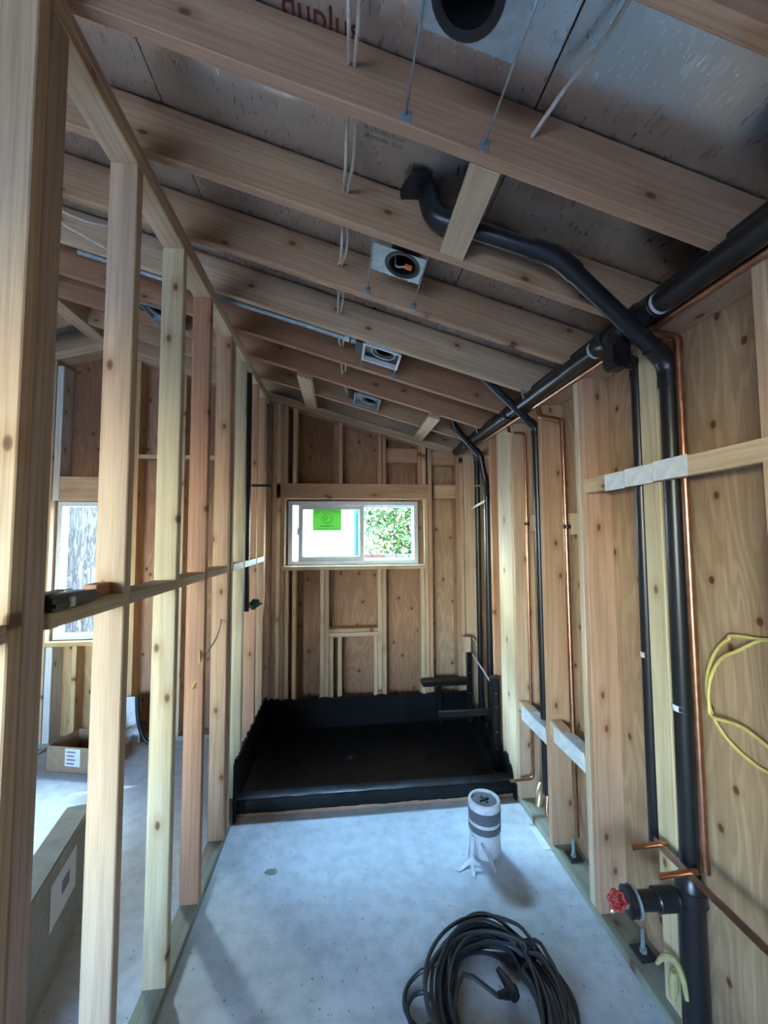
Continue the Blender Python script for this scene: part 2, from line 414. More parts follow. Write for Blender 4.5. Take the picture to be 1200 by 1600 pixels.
# ------------------------------------------------------------------ left partition
wl = struct('wall_left', (-.72, 2.2, 0))
board('bottom_plate', (XLB, .90, 0), (XL, YB, .038), PTG, wl)
board('top_plate', (XLB, .945, 3.035), (XL, YB, 3.073), PALE, wl)
board('top_plate', (XLB, .945, 3.074), (XL, YB+.03, 3.112), GREY, wl)
LST = [ (1.345, PALE), (1.742, GRN), (2.10, RED_), (2.50, FIR), (2.58, PALE), (2.88, GRN), (3.30, RED_), (3.62, FIR), (3.66, TAN)]
board('stud', (XLB, .905, .038), (XL, .943, 3.16), PALE, wl); board('stud', (XLB, .9445, .038), (XL, 1.007, 3.035), GREY, wl)
for y, t in LST: board('stud', (XLB, y, .038), (XL, y+.038, 3.035), t, wl)
ys = [.5, .945, 1.345, 1.742, 2.10, 2.50, 2.88, 3.30, 3.62]
for i, (a, b, t) in enumerate(((1.022, 1.345, GRN), (1.383, 1.742, GREY), (1.78, 2.10, PALE), (2.138, 2.50, PALE), (2.618, 2.88, GRN), (2.918, 3.30, GRN), (3.338, 3.62, GRN))):
    k = board('blocking', (XLB, a, 1.575), (XL, b, 1.613), t, wl)
    if i >= 4: box('tape_strip', (XL+.0005, a+.004, 1.572), (XL+.003, b-.004, 1.615), TAPE, k, .0004)
board('blocking', (XLB, .3, 1.575), (XL, .904, 1.613), GREY, wl)
board('wood_scrap', (XLB+.012, 1.27, 1.6135), (XLB+.05, 1.344, 1.651), RED_, wl)

# ------------------------------------------------------------------ back wall
wb = struct('wall_back', (0, 3.87, 0))
W1 = (-.505, .757, 1.512, 2.128)     # window in the shower (x0, x1, z0, z1)
W2 = (-2.53, -1.90, .885, 2.115)     # window of the next room
def zt(x): return zb(x) - .076       # underside of the top plates
def bstud(x, z0=.038, z1=None, t=FIR, y1=YS): return board('stud', (x, YB, z0), (x+.038, y1, z1 if z1 else zt(x+.038 if x > RX else x)), t, wb)
for x0, x1, t in ((RX, XS, TAN), (XW, RX, TAN)):
    for k in (0, .039):
        beam('top_plate', (x0, 3.87, zt(x0+1e-4 if x0 == RX else x0)+.019+k), (x1, 3.87, zt(x1)+.019+k), .14, .038, (PALE, TAN)[k == 0], wb, (0, 1, 0))
board('bottom_plate', (XW, YB, 0), (XS, YS, .038), PTG, wb)
for x, t in ((-.638, TAN), (-.598, PALE), (-.558, FIR)): bstud(x, .038, None, t)
board('stud', (-.518, YB, .038), (-.480, YS, 1.47), PALE, wb)                    # trimmer under the sill
for z0, z1, x0, x1, t in ((2.141, 2.285, -.598, .868, FIR), (2.145, 2.285, .907, 1.115, TAN)):
    board('header', (x0, YB, z0), (x1, YB+.09, z1), t, wb)
board('window_sill', (-.55, YB-.012, 1.472), (.80, YS, 1.510), PALE, wb)
for x in (-.48,): board('stud', (x+.03, YB+.01, .038), (x+.068, YS, 1.472), HONEY, wb)
for x, t in ((-.193, PALE), (-.150, TAN)): board('stud', (x, YB, .038), (x+.040, YS, 1.472), t, wb)
for x, t in ((.345, PALE), (.388, TAN)): board('stud', (x, YB, .038), (x+.040, YS, 1.472), t, wb)
board('blocking', (-.11, YB, .852), (.345, YS, .890), PALE, wb); board('blocking', (-.11, YB, .892), (.345, YS, .928), TAN, wb)
for x in (-.106, -.028): board('stud', (x, YB, .038), (x+.038, YS, .852), PALE, wb)
board('stud', (.306, YB, .038), (.344, YS, .852), PALE, wb)
for x, t in ((.758, PALE), (.799, TAN), (.840, FIR)): bstud(x, .038, 1.472 if x < .76 else (2.141 if x < .8 else None), t)
for x, t in ((1.115, FIR),): bstud(x, .038, None, t)
board('stud', (1.155, YB+.0, .038), (1.19, YS, 2.50), TAN, wb)
# cripples above the header
for x, t in ((-.535, TAN), (-.451, PALE), (-.022, FIR), (.352, FIR), (.395, RED_), (.742, RED_), (.782, PALE)):
    board('cripple_stud', (x, YB, 2.286), (x+.038, YS, zt(x+.038)), t, wb)
board('blocking', (.434, YB+.03, 2.50), (.741, YS, 2.64), FIR, wb, 0)
board('blocking', (.879, YB+.03, 2.48), (1.114, YS, 2.62), FIR, wb, 0)
# next room's part
for x, t in ((-2.575, TAN), (-1.90, TAN), (-1.86, HONEY), (-1.46, PALE), (-1.04, TAN), (-2.95, FIR), (-.80, TAN)): bstud(x, .038, None, t)
WHT = (.72, .72, .69)
board('cripple_stud', (-2.53, YB, 2.118), (-2.475, YS, 3.33), WHT, wb); board('cripple_stud', (-2.53, YB, .038), (-2.475, YS, .845), WHT, wb)
board('header', (-2.474, YB, 2.118), (-1.902, YB+.09, 2.33), TAN, wb)
board('window_sill', (-2.537, YB-.005, .845), (-1.902, YS, .883), HONEY, wb)
board('cripple_stud', (-2.33, YB+.02, .038), (-2.292, YS, .845), HONEY, wb)
board('blocking', (-1.822, YB, 2.50), (-1.46, YB+.09, 2.538), TAN, wb); board('blocking', (-1.42, YB, 2.50), (-1.04, YB+.09, 2.538), TAN, wb)
def bp(x0, x1, z0, z1, t): return panel('sheathing_panel', (x0, YS, z0), (x1, YS+.013, z1), t, wb)
bp(W1[1]+.001, XS+.013, -.1, 2.72, PLYT); bp(-.07, W1[1], -.1, W1[2], PLYR); bp(W1[0], -.073, -.1, W1[2], PLYR)
bp(-.07, W1[1], W1[3], 2.99, PLYR); bp(W1[0], -.073, W1[3], 3.12, PLYD); bp(-1.25, W1[0]-.001, -.1, 3.25, PLYD)
bp(W2[1]+.001, -1.253, -.1, 3.50, PLYR); bp(W2[0], W2[1], -.1, W2[2], HONEY); bp(W2[0], W2[1], W2[3], 3.55, PLYD); bp(XW, W2[0]-.001, -.1, 3.46, PLYR)

# ------------------------------------------------------------------ ceiling and roof
ce = struct('ceiling', (0, 1.2, 3.1))
RT = [TAN, FIR, FIR, FIR, FIR, FIR, FIR, PALE, RED_, RED_, FIR, TAN]
XO = 1.75
for y, t in zip(RAF, RT):
    for xa, xb in ((RX+.066, XO), (XW-.3, RX-.066)):
        xb_ = xb if xa < RX else xb
        n0 = Vector((xa, y+.019, zb(xa)+DZ/2)); n1 = Vector((xb, y+.019, zb(xb)+DZ/2))
        beam('rafter', n0, n1, .038, .187, t, ce, (0, 1, 0))
board('ridge_beam', (RX-.063, -2.6, 3.545), (RX+.063, 3.93, 3.80), PALE, ce)
SN = Vector((SL, 0, 1)).normalized()
for x0, x1 in ((RX+.001, -1.842), (-1.839, -.636), (-.632, .548), (.552, XO)):
    for y0, y1 in ((-2.6, -.2), (-.197, 2.24), (2.243, 4.0)):
        a = Vector((x0, (y0+y1)/2, zb(x0)+DZ+.008)); b = Vector((x1, (y0+y1)/2, zb(x1)+DZ+.008))
        o = beam('roof_panel', a, b, y1-y0, .012, PALE, ce, (0, 1, 0), FOIL, .001)
for x0, x1 in ((XW-.3, -3.37), (-3.367, RX-.001)):
    a = Vector((x0, .7, zb(x0)+DZ+.008)); b = Vector((x1, .7, zb(x1)+DZ+.008))
    beam('roof_panel', a, b, 6.6, .012, PALE, ce, (0, 1, 0), FOIL, .001)
for i in range(len(RAF)-1):
    y0, y1 = RAF[i]+.039, RAF[i+1]-.001
    board('frieze_block', (1.30, y0, 2.66), (1.338, y1, zb(1.319)+DZ-.006), FIR, ce)
def fblock(x0, x1, y0, y1, dz0, dz1, t):
    xm = (x0+x1)/2
    return beam('blocking', (xm, y0, zb(xm)+dz0+.019), (xm, y1, zb(xm)+dz1+.019), (x1-x0)*1.03, .038, t, ce, (1, 0, -SL))
fblock(.372, .464, 1.054, 1.419, .0, .0, PALE)
fblock(-.335, -.228, 3.05, 3.80, -.039, -.039, PALE)
fblock(.690, .782, 3.05, 3.77, -.039, -.039, PALE)
for x0, x1 in ((RX, XO), (XW-.3, RX)):
    a = Vector((x0, .7, zb(x0)+DZ+.020)); b = Vector((x1, .7, zb(x1)+DZ+.020))
    beam('roof_light_seal', a, b, 6.7, .008, PALE, ce, (0, 1, 0), BLACK, 0)  # unseen sheet added over the panels to stop light leaking at seams
for x0, x1, z0, z1 in ((W1[1], XS+.03, -.12, 2.72), (W1[0], W1[1], -.12, W1[2]), (W1[0], W1[1], W1[3], 2.99), (W2[1], W1[0], -.12, 3.25), (XW, W2[0], -.12, 3.4), (W2[0], W2[1], -.12, W2[2]), (W2[0], W2[1], W2[3], 3.5)):
    box('wall_light_seal', (x0, YS+.0135, z0), (x1, YS+.03, z1), STUCCO, wb, 0)  # outer sheet added to block light leaks between the wall panels
box('wall_light_seal', (XS+.0135, -2.6, -.12), (XS+.03, 3.97, 2.78), STUCCO, wr, 0)  # same added light-blocking cover behind the pipe wall
# print on the foil: red letters half hidden by a rafter, and a block of small text
def roofM(x, y, ang=0, dz=0):
    ex = Vector((1, 0, -SL)).normalized(); n = Vector((-SL, 0, -1)).normalized(); ey = n.cross(ex)
    m = Matrix(((ex.x, ey.x, n.x, x), (ex.y, ey.y, n.y, y), (ex.z, ey.z, n.z, zb(x)+DZ+.0005+dz), (0, 0, 0, 1)))
    return m @ Matrix.Rotation(ang, 4, 'Z')
rp = [o for o in ce.children if o.name.startswith('roof_panel')]
tgt = [o for o in rp if abs(o.matrix_basis.translation.x + ce.location.x + .04) < .1 and abs(o.location.y + ce.location.y - 1.02) < .1][0]
textmesh('red_lettering', 'duplus', .085, REDINK, roofM(-.055, 1.0), tgt)
for i, s in enumerate(('RADIANT BARRIER', 'PS 2-10 SHEATHING', 'EXPOSURE 1 24/16')):
    textmesh('printed_text', s, .016, INKG, roofM(.143, 1.215+.024*i), tgt)

# remaining shell: rear wall with an unseen opening sized for light, closed outer wall
wf = struct('wall_front', (0, -2.6, 0))
def gable_piece(x0, x1, z0, z1=None):
    bm = bmesh.new(); tops = [(x1, z1 or zb(x1)+DZ), (x0, z1 or zb(x0)+DZ)]
    F = [bm.verts.new((x, -2.60, z)) for x, z in [(x0, z0), (x1, z0)] + tops]; f = bm.faces.new(F)
    bmesh.ops.solidify(bm, geom=[f], thickness=.013)
    o = finish('sheathing_panel', bm, PLY, wf); o.color = jit(PLYT)
    a = o.data.attributes.new('gr', 'FLOAT_VECTOR', 'POINT')
    for k, v in enumerate(o.data.vertices): a.data[k].vector = (v.co.x + x0, v.co.y, v.co.z)
D0, D1 = -3.8, -1.0
for q in ((XW, D0, -.1), (D0, RX, 2.25), (RX, D1, 2.25), (D0, D1, -.1, .85), (D1, -.3, -.1), (-.297, 1.34, -.1)): gable_piece(*q)
wo_ = struct('wall_outer', (XW, .7, 0))
for y0, y1 in ((-2.62, -1.4), (-1.397, -.18), (-.177, 1.04), (1.043, 2.26), (2.263, 3.97)):
    panel('sheathing_panel', (XW-.013, y0, -.1), (XW, y1, 2.83), PLYT, wo_)

# ------------------------------------------------------------------ windows
def window(n, w, split):
    x0, x1, z0, z1 = w; y0, y1 = YS-.075, YS+.02
    t = struct('window_%d' % n, ((x0+x1)/2, YS, z0))
    f = .042
    def fr(name, x0, x1, z0, z1, ya, yb, f, par):
        bm = bmesh.new()
        o = [(x0, z0), (x1, z0), (x1, z1), (x0, z1)]; i = [(x0+f, z0+f), (x1-f, z0+f), (x1-f, z1-f), (x0+f, z1-f)]
        V = [[bm.verts.new((p[0], y, p[1])) for p in q] for y in (ya, yb) for q in (o, i)]
        for k in range(4):
            l = (k+1) % 4
            bm.faces.new((V[0][k], V[0][l], V[1][l], V[1][k])); bm.faces.new((V[2][l], V[2][k], V[3][k], V[3][l]))
            bm.faces.new((V[0][l], V[0][k], V[2][k], V[2][l])); bm.faces.new((V[1][k], V[1][l], V[3][l], V[3][k]))
        bmesh.ops.recalc_face_normals(bm, faces=bm.faces[:])
        bmesh.ops.bevel(bm, geom=bm.edges[:], offset=.004, segments=1, affect='EDGES')
        return finish(name, bm, VINYL, par)
    fr('window_frame', x0+.006, x1-.006, z0+.002, z1-.004, y0, y1, f, t)
    if split:
        s0, s1 = -.405, .222
        sa = fr('sash', s0, s1, z0+f-.004, z1-f+.002, y0+.012, y0+.042, .045, t)
        box('glass_pane', (s0+.043, y0+.025, z0+f+.035), (s1-.043, y0+.029, z1-f-.04), GLASS, sa, 0)
        box('latch', (s0-.014, y0+.015, 1.80), (s0+.004, y0+.04, 1.87), VINYL, sa)
        sb = fr('sash', .19, x1-f+.004, z0+f-.004, z1-f+.002, y0+.044, y0+.072, .022, t)
        box('glass_pane', (.21, y0+.056, z0+f+.012), (x1-f-.016, y0+.060, z1-f-.016), GLASS, sb, 0)
        return t, sa, y0+.024
    else:
        box('glass_pane', (x0+f, y0+.045, z0+f), (x1-f, y0+.049, z1-f), GLASS, t, 0)
    return t, None, 0
win1, sash, yg = window(1, W1, True)
window(2, W2, False)
# green notice on the sliding pane
stk = box('notice_sticker', (-.270, yg-.002, 1.842), (.004, yg, 2.045), GREEN, sash, 0)
MX = Matrix(((1, 0, 0, 0), (0, 0, -1, 0), (0, 1, 0, 0), (0, 0, 0, 1)))
def onwin(x, z): return Matrix.Translation((x, yg-.0026, z)) @ MX
textmesh('sticker_lettering', 'ATTENTION', .038, GREEND, onwin(-.133, 2.022), stk)
bm = bmesh.new()
for rr_, cx_, cz_ in ((.052, -.133, 1.955), (.020, -.150, 1.962), (.030, -.122, 1.945)):
    sweep(bm, [(cx_+rr_*math.cos(a), yg-.0026, cz_+rr_*.9*math.sin(a)) for a in [2*math.pi*k/28 for k in range(29)]], .0022, 6)
finish('sticker_emblem', bm, GREEND, stk)
box('sticker_rule', (-.195, yg-.0028, 1.880), (-.07, yg-.002, 1.892), GREEND, stk, 0)
box('sticker_rule', (-.25, yg-.0028, 1.852), (-.016, yg-.002, 1.857), GREEND, stk, 0)

# ------------------------------------------------------------------ shower pan
def ragged(name, pts, horiz, base, tops, th, mat, parent):
    """a coat on a wall: pts run along the wall, tops are the ragged upper heights, th a vector into the room"""
    bm = bmesh.new(); th = Vector(th); n = len(pts)
    A = [[bm.verts.new((p[0]+o.x, p[1]+o.y, z)) for p, z in zip(pts, zz)] for o in (Vector((0, 0, 0)), th) for zz in ([base]*n, tops)]
    for i in range(n-1):
        bm.faces.new((A[0][i], A[0][i+1], A[1][i+1], A[1][i])); bm.faces.new((A[2][i+1], A[2][i], A[3][i], A[3][i+1]))
        bm.faces.new((A[1][i], A[1][i+1], A[3][i+1], A[3][i])); bm.faces.new((A[0][i+1], A[0][i], A[2][i], A[2][i+1]))
    for i in (0, n-1): bm.faces.new((A[0][i], A[1][i], A[3][i], A[2][i]))
    bmesh.ops.recalc_face_normals(bm, faces=bm.faces[:])
    return finish(name, bm, mat, parent)
pan = thing('shower_pan', 'black waterproofed shower pan with low curb under the far window', 'shower pan', (.26, 3.25, 0))
def rag(n, z, a): return [z + a*mnoise.noise((i*.37, z*9, 1.7)) + random.uniform(-.5, .5)*a*.6 + (random.random() < .08)*a*.8 for i in range(n)]
bm = bmesh.new(); nx, ny = 40, 24; G = []
for j in range(ny+1):
    row = []
    for i in range(nx+1):
        x = XL+.004 + (XR-.004-XL-.004)*i/nx; y = 2.83 + (YB-.004-2.83)*j/ny
        d = math.hypot(x-.08, y-3.31); e = min(i, nx-i, j, ny-j)
        row.append(bm.verts.new((x, y, .022 + .014*min(1, d/.6) + .002*mnoise.noise((x*6, y*6, 0)) + (.03 if e == 0 else .006 if e == 1 else 0))))
    G.append(row)
for j in range(ny):
    for i in range(nx): bm.faces.new((G[j][i], G[j][i+1], G[j+1][i+1], G[j+1][i]))
finish('basin_floor', bm, MEMB, pan, True)
bm = bmesh.new(); prof = [(2.742, .022), (2.742, .097), (2.746, .104), (2.755, .107), (2.825, .109), (2.834, .104), (2.838, .03)]; n = 60; rows = []
for i in range(n+1):
    x = XL+.003 + (XR-.006-XL)*i/n
    rows.append([bm.verts.new((x, y + .003*mnoise.noise((x*12, z*30, 5)), z + .0035*mnoise.noise((x*9, y*30, 2)) + (.006*mnoise.noise((x*40, 0, 3)) if k == 0 else 0))) for k, (y, z) in enumerate(prof)])
for i in range(n):
    for k in range(len(prof)-1): bm.faces.new((rows[i][k], rows[i+1][k], rows[i+1][k+1], rows[i][k+1]))
bmesh.ops.recalc_face_normals(bm, faces=bm.faces[:])
for f in bm.faces: f.smooth = True
finish('curb', bm, MEMB, pan, True)
board('curb_lumber', (XL+.003, 2.7435, 0), (XR-.003, 2.83, .07), FIR, pan)
n = 90
ragged('back_upturn', [(XL+.002 + (XR-XL-.004)*i/n, YB-.016) for i in range(n+1)], 0, .02, rag(n+1, .315, .018), (0, .014, 0), MEMB, pan)
n = 70
ragged('side_upturn', [(XL+.001, 2.70 + 1.09*i/n) for i in range(n+1)], 1, .0, rag(n+1, .355, .022), (.014, 0, 0), MEMB, pan)
ragged('side_upturn', [(XR-.016, 2.70 + 1.09*i/n) for i in range(n+1)], 1, .0, [z*(.45 if i < 5 else .75 if i < 9 else 1) for i, z in enumerate(rag(n+1, .225, .035))], (.014, 0, 0), MEMB, pan)
dr = tube('drain', [(.08, 3.31, .018), (.08, 3.31, .03)], [.045, .045], ABS, pan, 0, 20)
tube('drain_plug', [(.08, 3.31, .03), (.08, 3.31, .042)], [.022, .018], BLACK, dr, 0, 14)
# bench supports coated black
b1 = thing('bench_ledger', 'black coated flat ledger board on back wall in shower corner', 'bench support', (.98, 3.75, .45))
board('board', (.742, 3.660, .415), (1.172, 3.783, .453), FIR, b1, mat=MEMB)
board('leg', (.90, 3.74, .05), (.938, 3.783, .414), FIR, b1, mat=MEMB)
o = board('post', (1.150, 3.62, .10), (1.189, 3.658, .72), FIR, b1, mat=MEMB)
board('wood_cap', (1.12, 3.62, .722), (1.186, 3.70, .86), PALE, b1, 2)
b2 = thing('bench_rail', 'black coated rail jutting into shower from wall post near curb', 'bench support', (1.0, 3.06, .45))
board('board', (.735, 3.045, .412), (1.172, 3.083, .452), FIR, b2, mat=MEMB)
board('post', (1.135, 2.975, .03), (1.189, 3.043, .715), FIR, b2, mat=MEMB)
for z in (.2, .32, .50, .6):
    for k, (x, y) in enumerate(((1.16, 2.9745), (1.166, 3.6195))):
        tube('screw', [(x, y+.001, z+.04*k), (x, y-.002, z+.04*k)], .004, GALV, (b2, b1)[k], 0, 8)

# ------------------------------------------------------------------ black drain and vent pipes
def pipe_run(name, label, cat, pts, r, fil=.06, hubs=True, mat=ABS, seg=18, loc=None):
    t = thing(name, label, cat, loc or pts[-1])
    tube('pipe', pts, r, mat, t, fil, seg)
    if hubs:
        P = [Vector(p) for p in pts]
        for i in range(1, len(P)-1):
            a, b, c = P[i-1], P[i], P[i+1]
            tube('elbow', fillet([b+(a-b).normalized()*min(fil*1.25, (a-b).length*.5), b, b+(c-b).normalized()*min(fil*1.25, (c-b).length*.5)], fil), r*1.16, mat, t, 0, seg)
    return t
MX_, MZ_ = 1.12, 2.607
dm = thing('main_drain', 'large black drain pipe under rafter ends along top of pipe wall', 'pipe', (MX_, 1.2, MZ_))
tube('pipe', [(MX_, -2.5, MZ_), (MX_, 3.785, MZ_)], .0375, ABS, dm, 0, 22)
for y in (1.30, 1.56, 2.56, 3.42): collar('coupling', (MX_, y, MZ_), (0, 1, 0), .0445, .07, ABS, dm)
for y in (1.255, 1.615, 3.37): collar('label_band', (MX_, y, MZ_), (0, 1, 0), .0386, .012, PVC, dm)
for y in (1.40, 2.22, 3.03):
    h = strip('hanger', [((MX_-.042, y, MZ_-.01), (MX_-.042, y+.02, MZ_-.01), (MX_-.055, y+.02, zb(MX_-.055)-.002), (MX_-.055, y, zb(MX_-.055)-.002))], GALV, dm, .0015)
tee = tube('branch', [(MX_, 1.47, MZ_), (MX_-.004, 1.47, MZ_-.10)], [.043, .043], ABS, dm, 0, 18)
vt = thing('vent_line', 'thinner black vent pipe running above the large drain under rafter ends', 'pipe', (1.155, 1.2, 2.672))
tube('pipe', [(1.152, -2.5, 2.664), (1.152, 3.76, 2.664)], .024, ABS, vt, 0, 18)
for y in (1.42, 2.53, 3.1): collar('coupling', (1.152, y, 2.664), (0, 1, 0), .029, .05, ABS, vt)
# big stack
t = pipe_run('vent_stack', 'thick black stack that slants from the rafters then drops beside the copper pipe', 'pipe',
             [(.30, 1.385, 3.13), (.332, 1.365, 2.945), (.765, 1.30, 2.785), (1.248, 1.375, 2.45), (1.248, 1.383, .60)], .0315, .075)
collar('label_band', (.385, 1.358, 2.925), (.43, -.065, -.16), .0335, .012, PVC, t)
collar('tape_band', (1.248, 1.383, 1.155), (0, 0, 1), .0325, .022, TAPE, t)
tube('roof_flashing', [(.30, 1.385, 3.062), (.297, 1.386, 3.10)], [.085, .06], DARKST, t, 0, 20)
# thin drop from the branch
t = pipe_run('drain_drop', 'slim black pipe dropping from boxy fitting, far side of pale flat stud', 'pipe',
             [(MX_-.004, 1.47, MZ_-.075), (MX_-.002, 1.475, 2.50), (1.246, 1.535, 2.515), (1.246, 1.542, .56)], .024, .05)
box('trap_body', (1.07, 1.425, 2.455), (1.148, 1.515, 2.56), ABS, t, .014, 2)
collar('tape_band', (1.246, 1.542, 1.30), (0, 0, 1), .0248, .022, TAPE, t)
# mid slanting vent
t = pipe_run('vent_branch', 'black vent slanting from rafters then down behind copper at single stud', 'pipe',
             [(.80, 2.33, 2.83), (1.235, 2.40, 2.475), (1.246, 2.41, .22)], .024, .05)
collar('tape_band', (1.246, 2.41, 1.28), (0, 0, 1), .0248, .02, TAPE, t)
# corner vents
t = pipe_run('corner_vent', 'black vent bending down from rafters into the far shower corner', 'pipe',
             [(.905, 3.25, 2.86), (.96, 3.27, 2.70), (1.185, 3.29, 2.475), (1.232, 3.30, 2.25), (1.255, 3.34, 2.12), (1.255, 3.345, .05)], .027, .045)
t = pipe_run('corner_riser', 'straight black riser deepest in far shower corner beside bent vent', 'pipe',
             [(1.20, 3.50, 2.60), (1.255, 3.575, 2.50), (1.255, 3.585, .05)], .024, .04)
box('pipe_clip', (1.222, 3.548, 2.235), (1.285, 3.56, 2.255), GALV, t)
def pstrap(label, y0, y1, x0, x1, z0, z1, mat=TAPE):
    tag(beam('pipe_strap', (x0, y0, z0), (x1, y1, z1), .003, .022, PALE, None, (1, 0, 0), mat, .0004), label, 'strap')
pstrap('white strap across both corner pipes, level with window top', 3.28, 3.66, 1.214, 1.222, 2.08, 2.04)
pstrap('narrow white strap round corner riser above the bench post', 3.56, 3.70, 1.222, 1.226, .80, .83)
pstrap('long sloping white strap across both corner pipes above the bench rail', 3.22, 3.69, 1.210, 1.215, .60, .69)
# drain tee with test plug at the floor
t = thing('drain_cleanout', 'black floor drain tee with side stub, flange and red valve wheel', 'pipe', (1.25, 1.39, 0))
tube('riser', [(1.25, 1.388, 0.0), (1.25, 1.388, .53)], [.043, .043], ABS, t, 0, 20)
collar('hub', (1.25, 1.388, .505), (0, 0, 1), .049, .05, ABS, t)
tube('dome_top', [(1.25, 1.388, .53), (1.25, 1.388, .56), (1.25, 1.388, .572)], [.047, .04, .032], ABS, t, 0, 20)
tube('side_stub', [(1.25, 1.40, .478), (1.03, 1.42, .470)], .031, ABS, t, 0, 18)
collar('hub', (1.165, 1.408, .475), (1, -.09, .03), .038, .075, ABS, t)
collar('flange', (1.035, 1.42, .470), (1, -.09, .03), .047, .022, ABS, t); collar('clamp_ring', (1.052, 1.418, .471), (1, -.09, .03), .049, .008, GALV, t)
v = tube('valve_body', [(1.03, 1.42, .462), (.985, 1.425, .455), (.97, 1.43, .435)], [.014, .012, .010], BRASS, t, 0, 12)
bm = bmesh.new(); c0 = Vector((.978, 1.405, .492)); ax = Vector((-.2, -.9, .35)).normalized(); e1 = ax.orthogonal().normalized(); e2 = ax.cross(e1)
sweep(bm, [c0+(e1*math.cos(a)+e2*math.sin(a))*(.026+.004*math.cos(6*a)) for a in [2*math.pi*k/36 for k in range(37)]], .0055, 8)
for k in range(3):
    d = e1*math.cos(k*math.pi/3)+e2*math.sin(k*math.pi/3); sweep(bm, [c0-d*.025, c0+d*.025], .005, 6)
finish('red_handwheel', bm, RED, v, True)
# left wall vent pipe with a green fitting
t = pipe_run('wall_vent', 'black upright pipe with green fitting at its foot in stud partition', 'pipe',
             [(-.70, 3.08, 3.03), (-.70, 3.08, 1.24)], .026, .05)
g = tube('green_fitting', [(-.672, 3.13, 1.26), (-.64, 3.16, 1.29)], [.03, .036], GREENV, t, 0, 14)
for a in (-.035, 0, .035): tube('fitting_lug', [(-.65, 3.15, 1.285), (-.625+a*.3, 3.17+a, 1.30-abs(a)*.6)], [.02, .017], GREENV, g, 0, 10)
tag(tube('steel_rod', [(-.70, 3.22, 2.19), (-.56, 3.26, 2.195)], .011, DARKST, None, 0, 10), 'short dark steel rod poking out of far partition stud', 'rod')

# ------------------------------------------------------------------ copper
tag(tube('copper_main', [(1.178, -2.5, 2.578), (1.178, 3.35, 2.572)], .0145, COPPER, None, 0, 14), 'horizontal copper main running below the large black drain', 'pipe')
CP = [('copper_drop', 'thick copper drop nearest the yellow cable on bare plywood', [(1.178, 1.43, 2.576), (1.22, 1.385, 2.565), (1.252, 1.33, 2.525), (1.252, 1.325, .66)], .0135),
      ('copper_drop', 'copper drop with elbows in the bay past the paired studs', [(1.180, 2.26, 2.575), (1.185, 2.25, 2.50), (1.25, 2.16, 2.455), (1.25, 2.12, 2.44), (1.25, 2.105, .19)], .0135),
      ('copper_drop', 'thin copper drop in the bay before the wide pale filler board', [(1.180, 2.70, 2.574), (1.185, 2.69, 2.515), (1.25, 2.61, 2.49), (1.25, 2.585, 2.475), (1.25, 2.60, .20), (1.10, 2.61, .185)], .0095)]
for nme, lab, pts, r in CP:
    t = thing(nme, lab, 'pipe', pts[-1])
    tube('pipe', pts, r, COPPER, t, .03, 14)
    P = [Vector(p) for p in pts]
    for i in range(1, len(P)-1):
        a, b, c = P[i-1], P[i], P[i+1]
        tube('elbow', fillet([b+(a-b).normalized()*min(.04, (a-b).length*.45), b, b+(c-b).normalized()*min(.04, (c-b).length*.45)], .03), r*1.14, COPPER, t, 0, 14)
    if 'elbows' in lab: collar('pipe_clamp', (1.25, 2.108, 1.835), (0, 0, 1), .021, .022, BLACK, t); tube('second_pipe', [(1.262, 2.135, 1.86), (1.262, 2.135, 1.70)], .008, COPPER, t, 0, 10)
    if 'thin' in lab: collar('pipe_clamp', (1.25, 2.588, 1.865), (0, 0, 1), .016, .02, BLACK, t)
    if 'nearest' in lab: tube('cap', [(1.252, 1.325, .66), (1.252, 1.325, .625)], .0155, COPPER, t, 0, 14)
t = thing('copper_stub_bracket', 'copper bar with two stub pipes poking out above the floor tee', 'pipe', (1.186, 1.27, .62))
beam('perforated_bar', (1.186, 1.475, .628), (1.186, .9, .628), .004, .03, PALE, t, (1, 0, 0), COPPER, .0005)
for y, z in ((1.455, .628), (1.325, .630)): tube('stub_pipe', [(1.22, y, z), (1.075, y, z-.002)], .0095, COPPER, t, 0, 12)
t = thing('valve_bundle', 'tangle of brass valve and pipe ends low beside the curb', 'valve', (1.24, 2.5, .2))
tube('valve_body', [(1.245, 2.47, .24), (1.215, 2.44, .20), (1.195, 2.42, .14)], [.02, .03, .016], BRASS, t, 0, 12)
tube('drain_hose', [(1.25, 2.41, .22), (1.225, 2.38, .13), (1.235, 2.31, .05)], .011, COPPER, t, .03, 10)

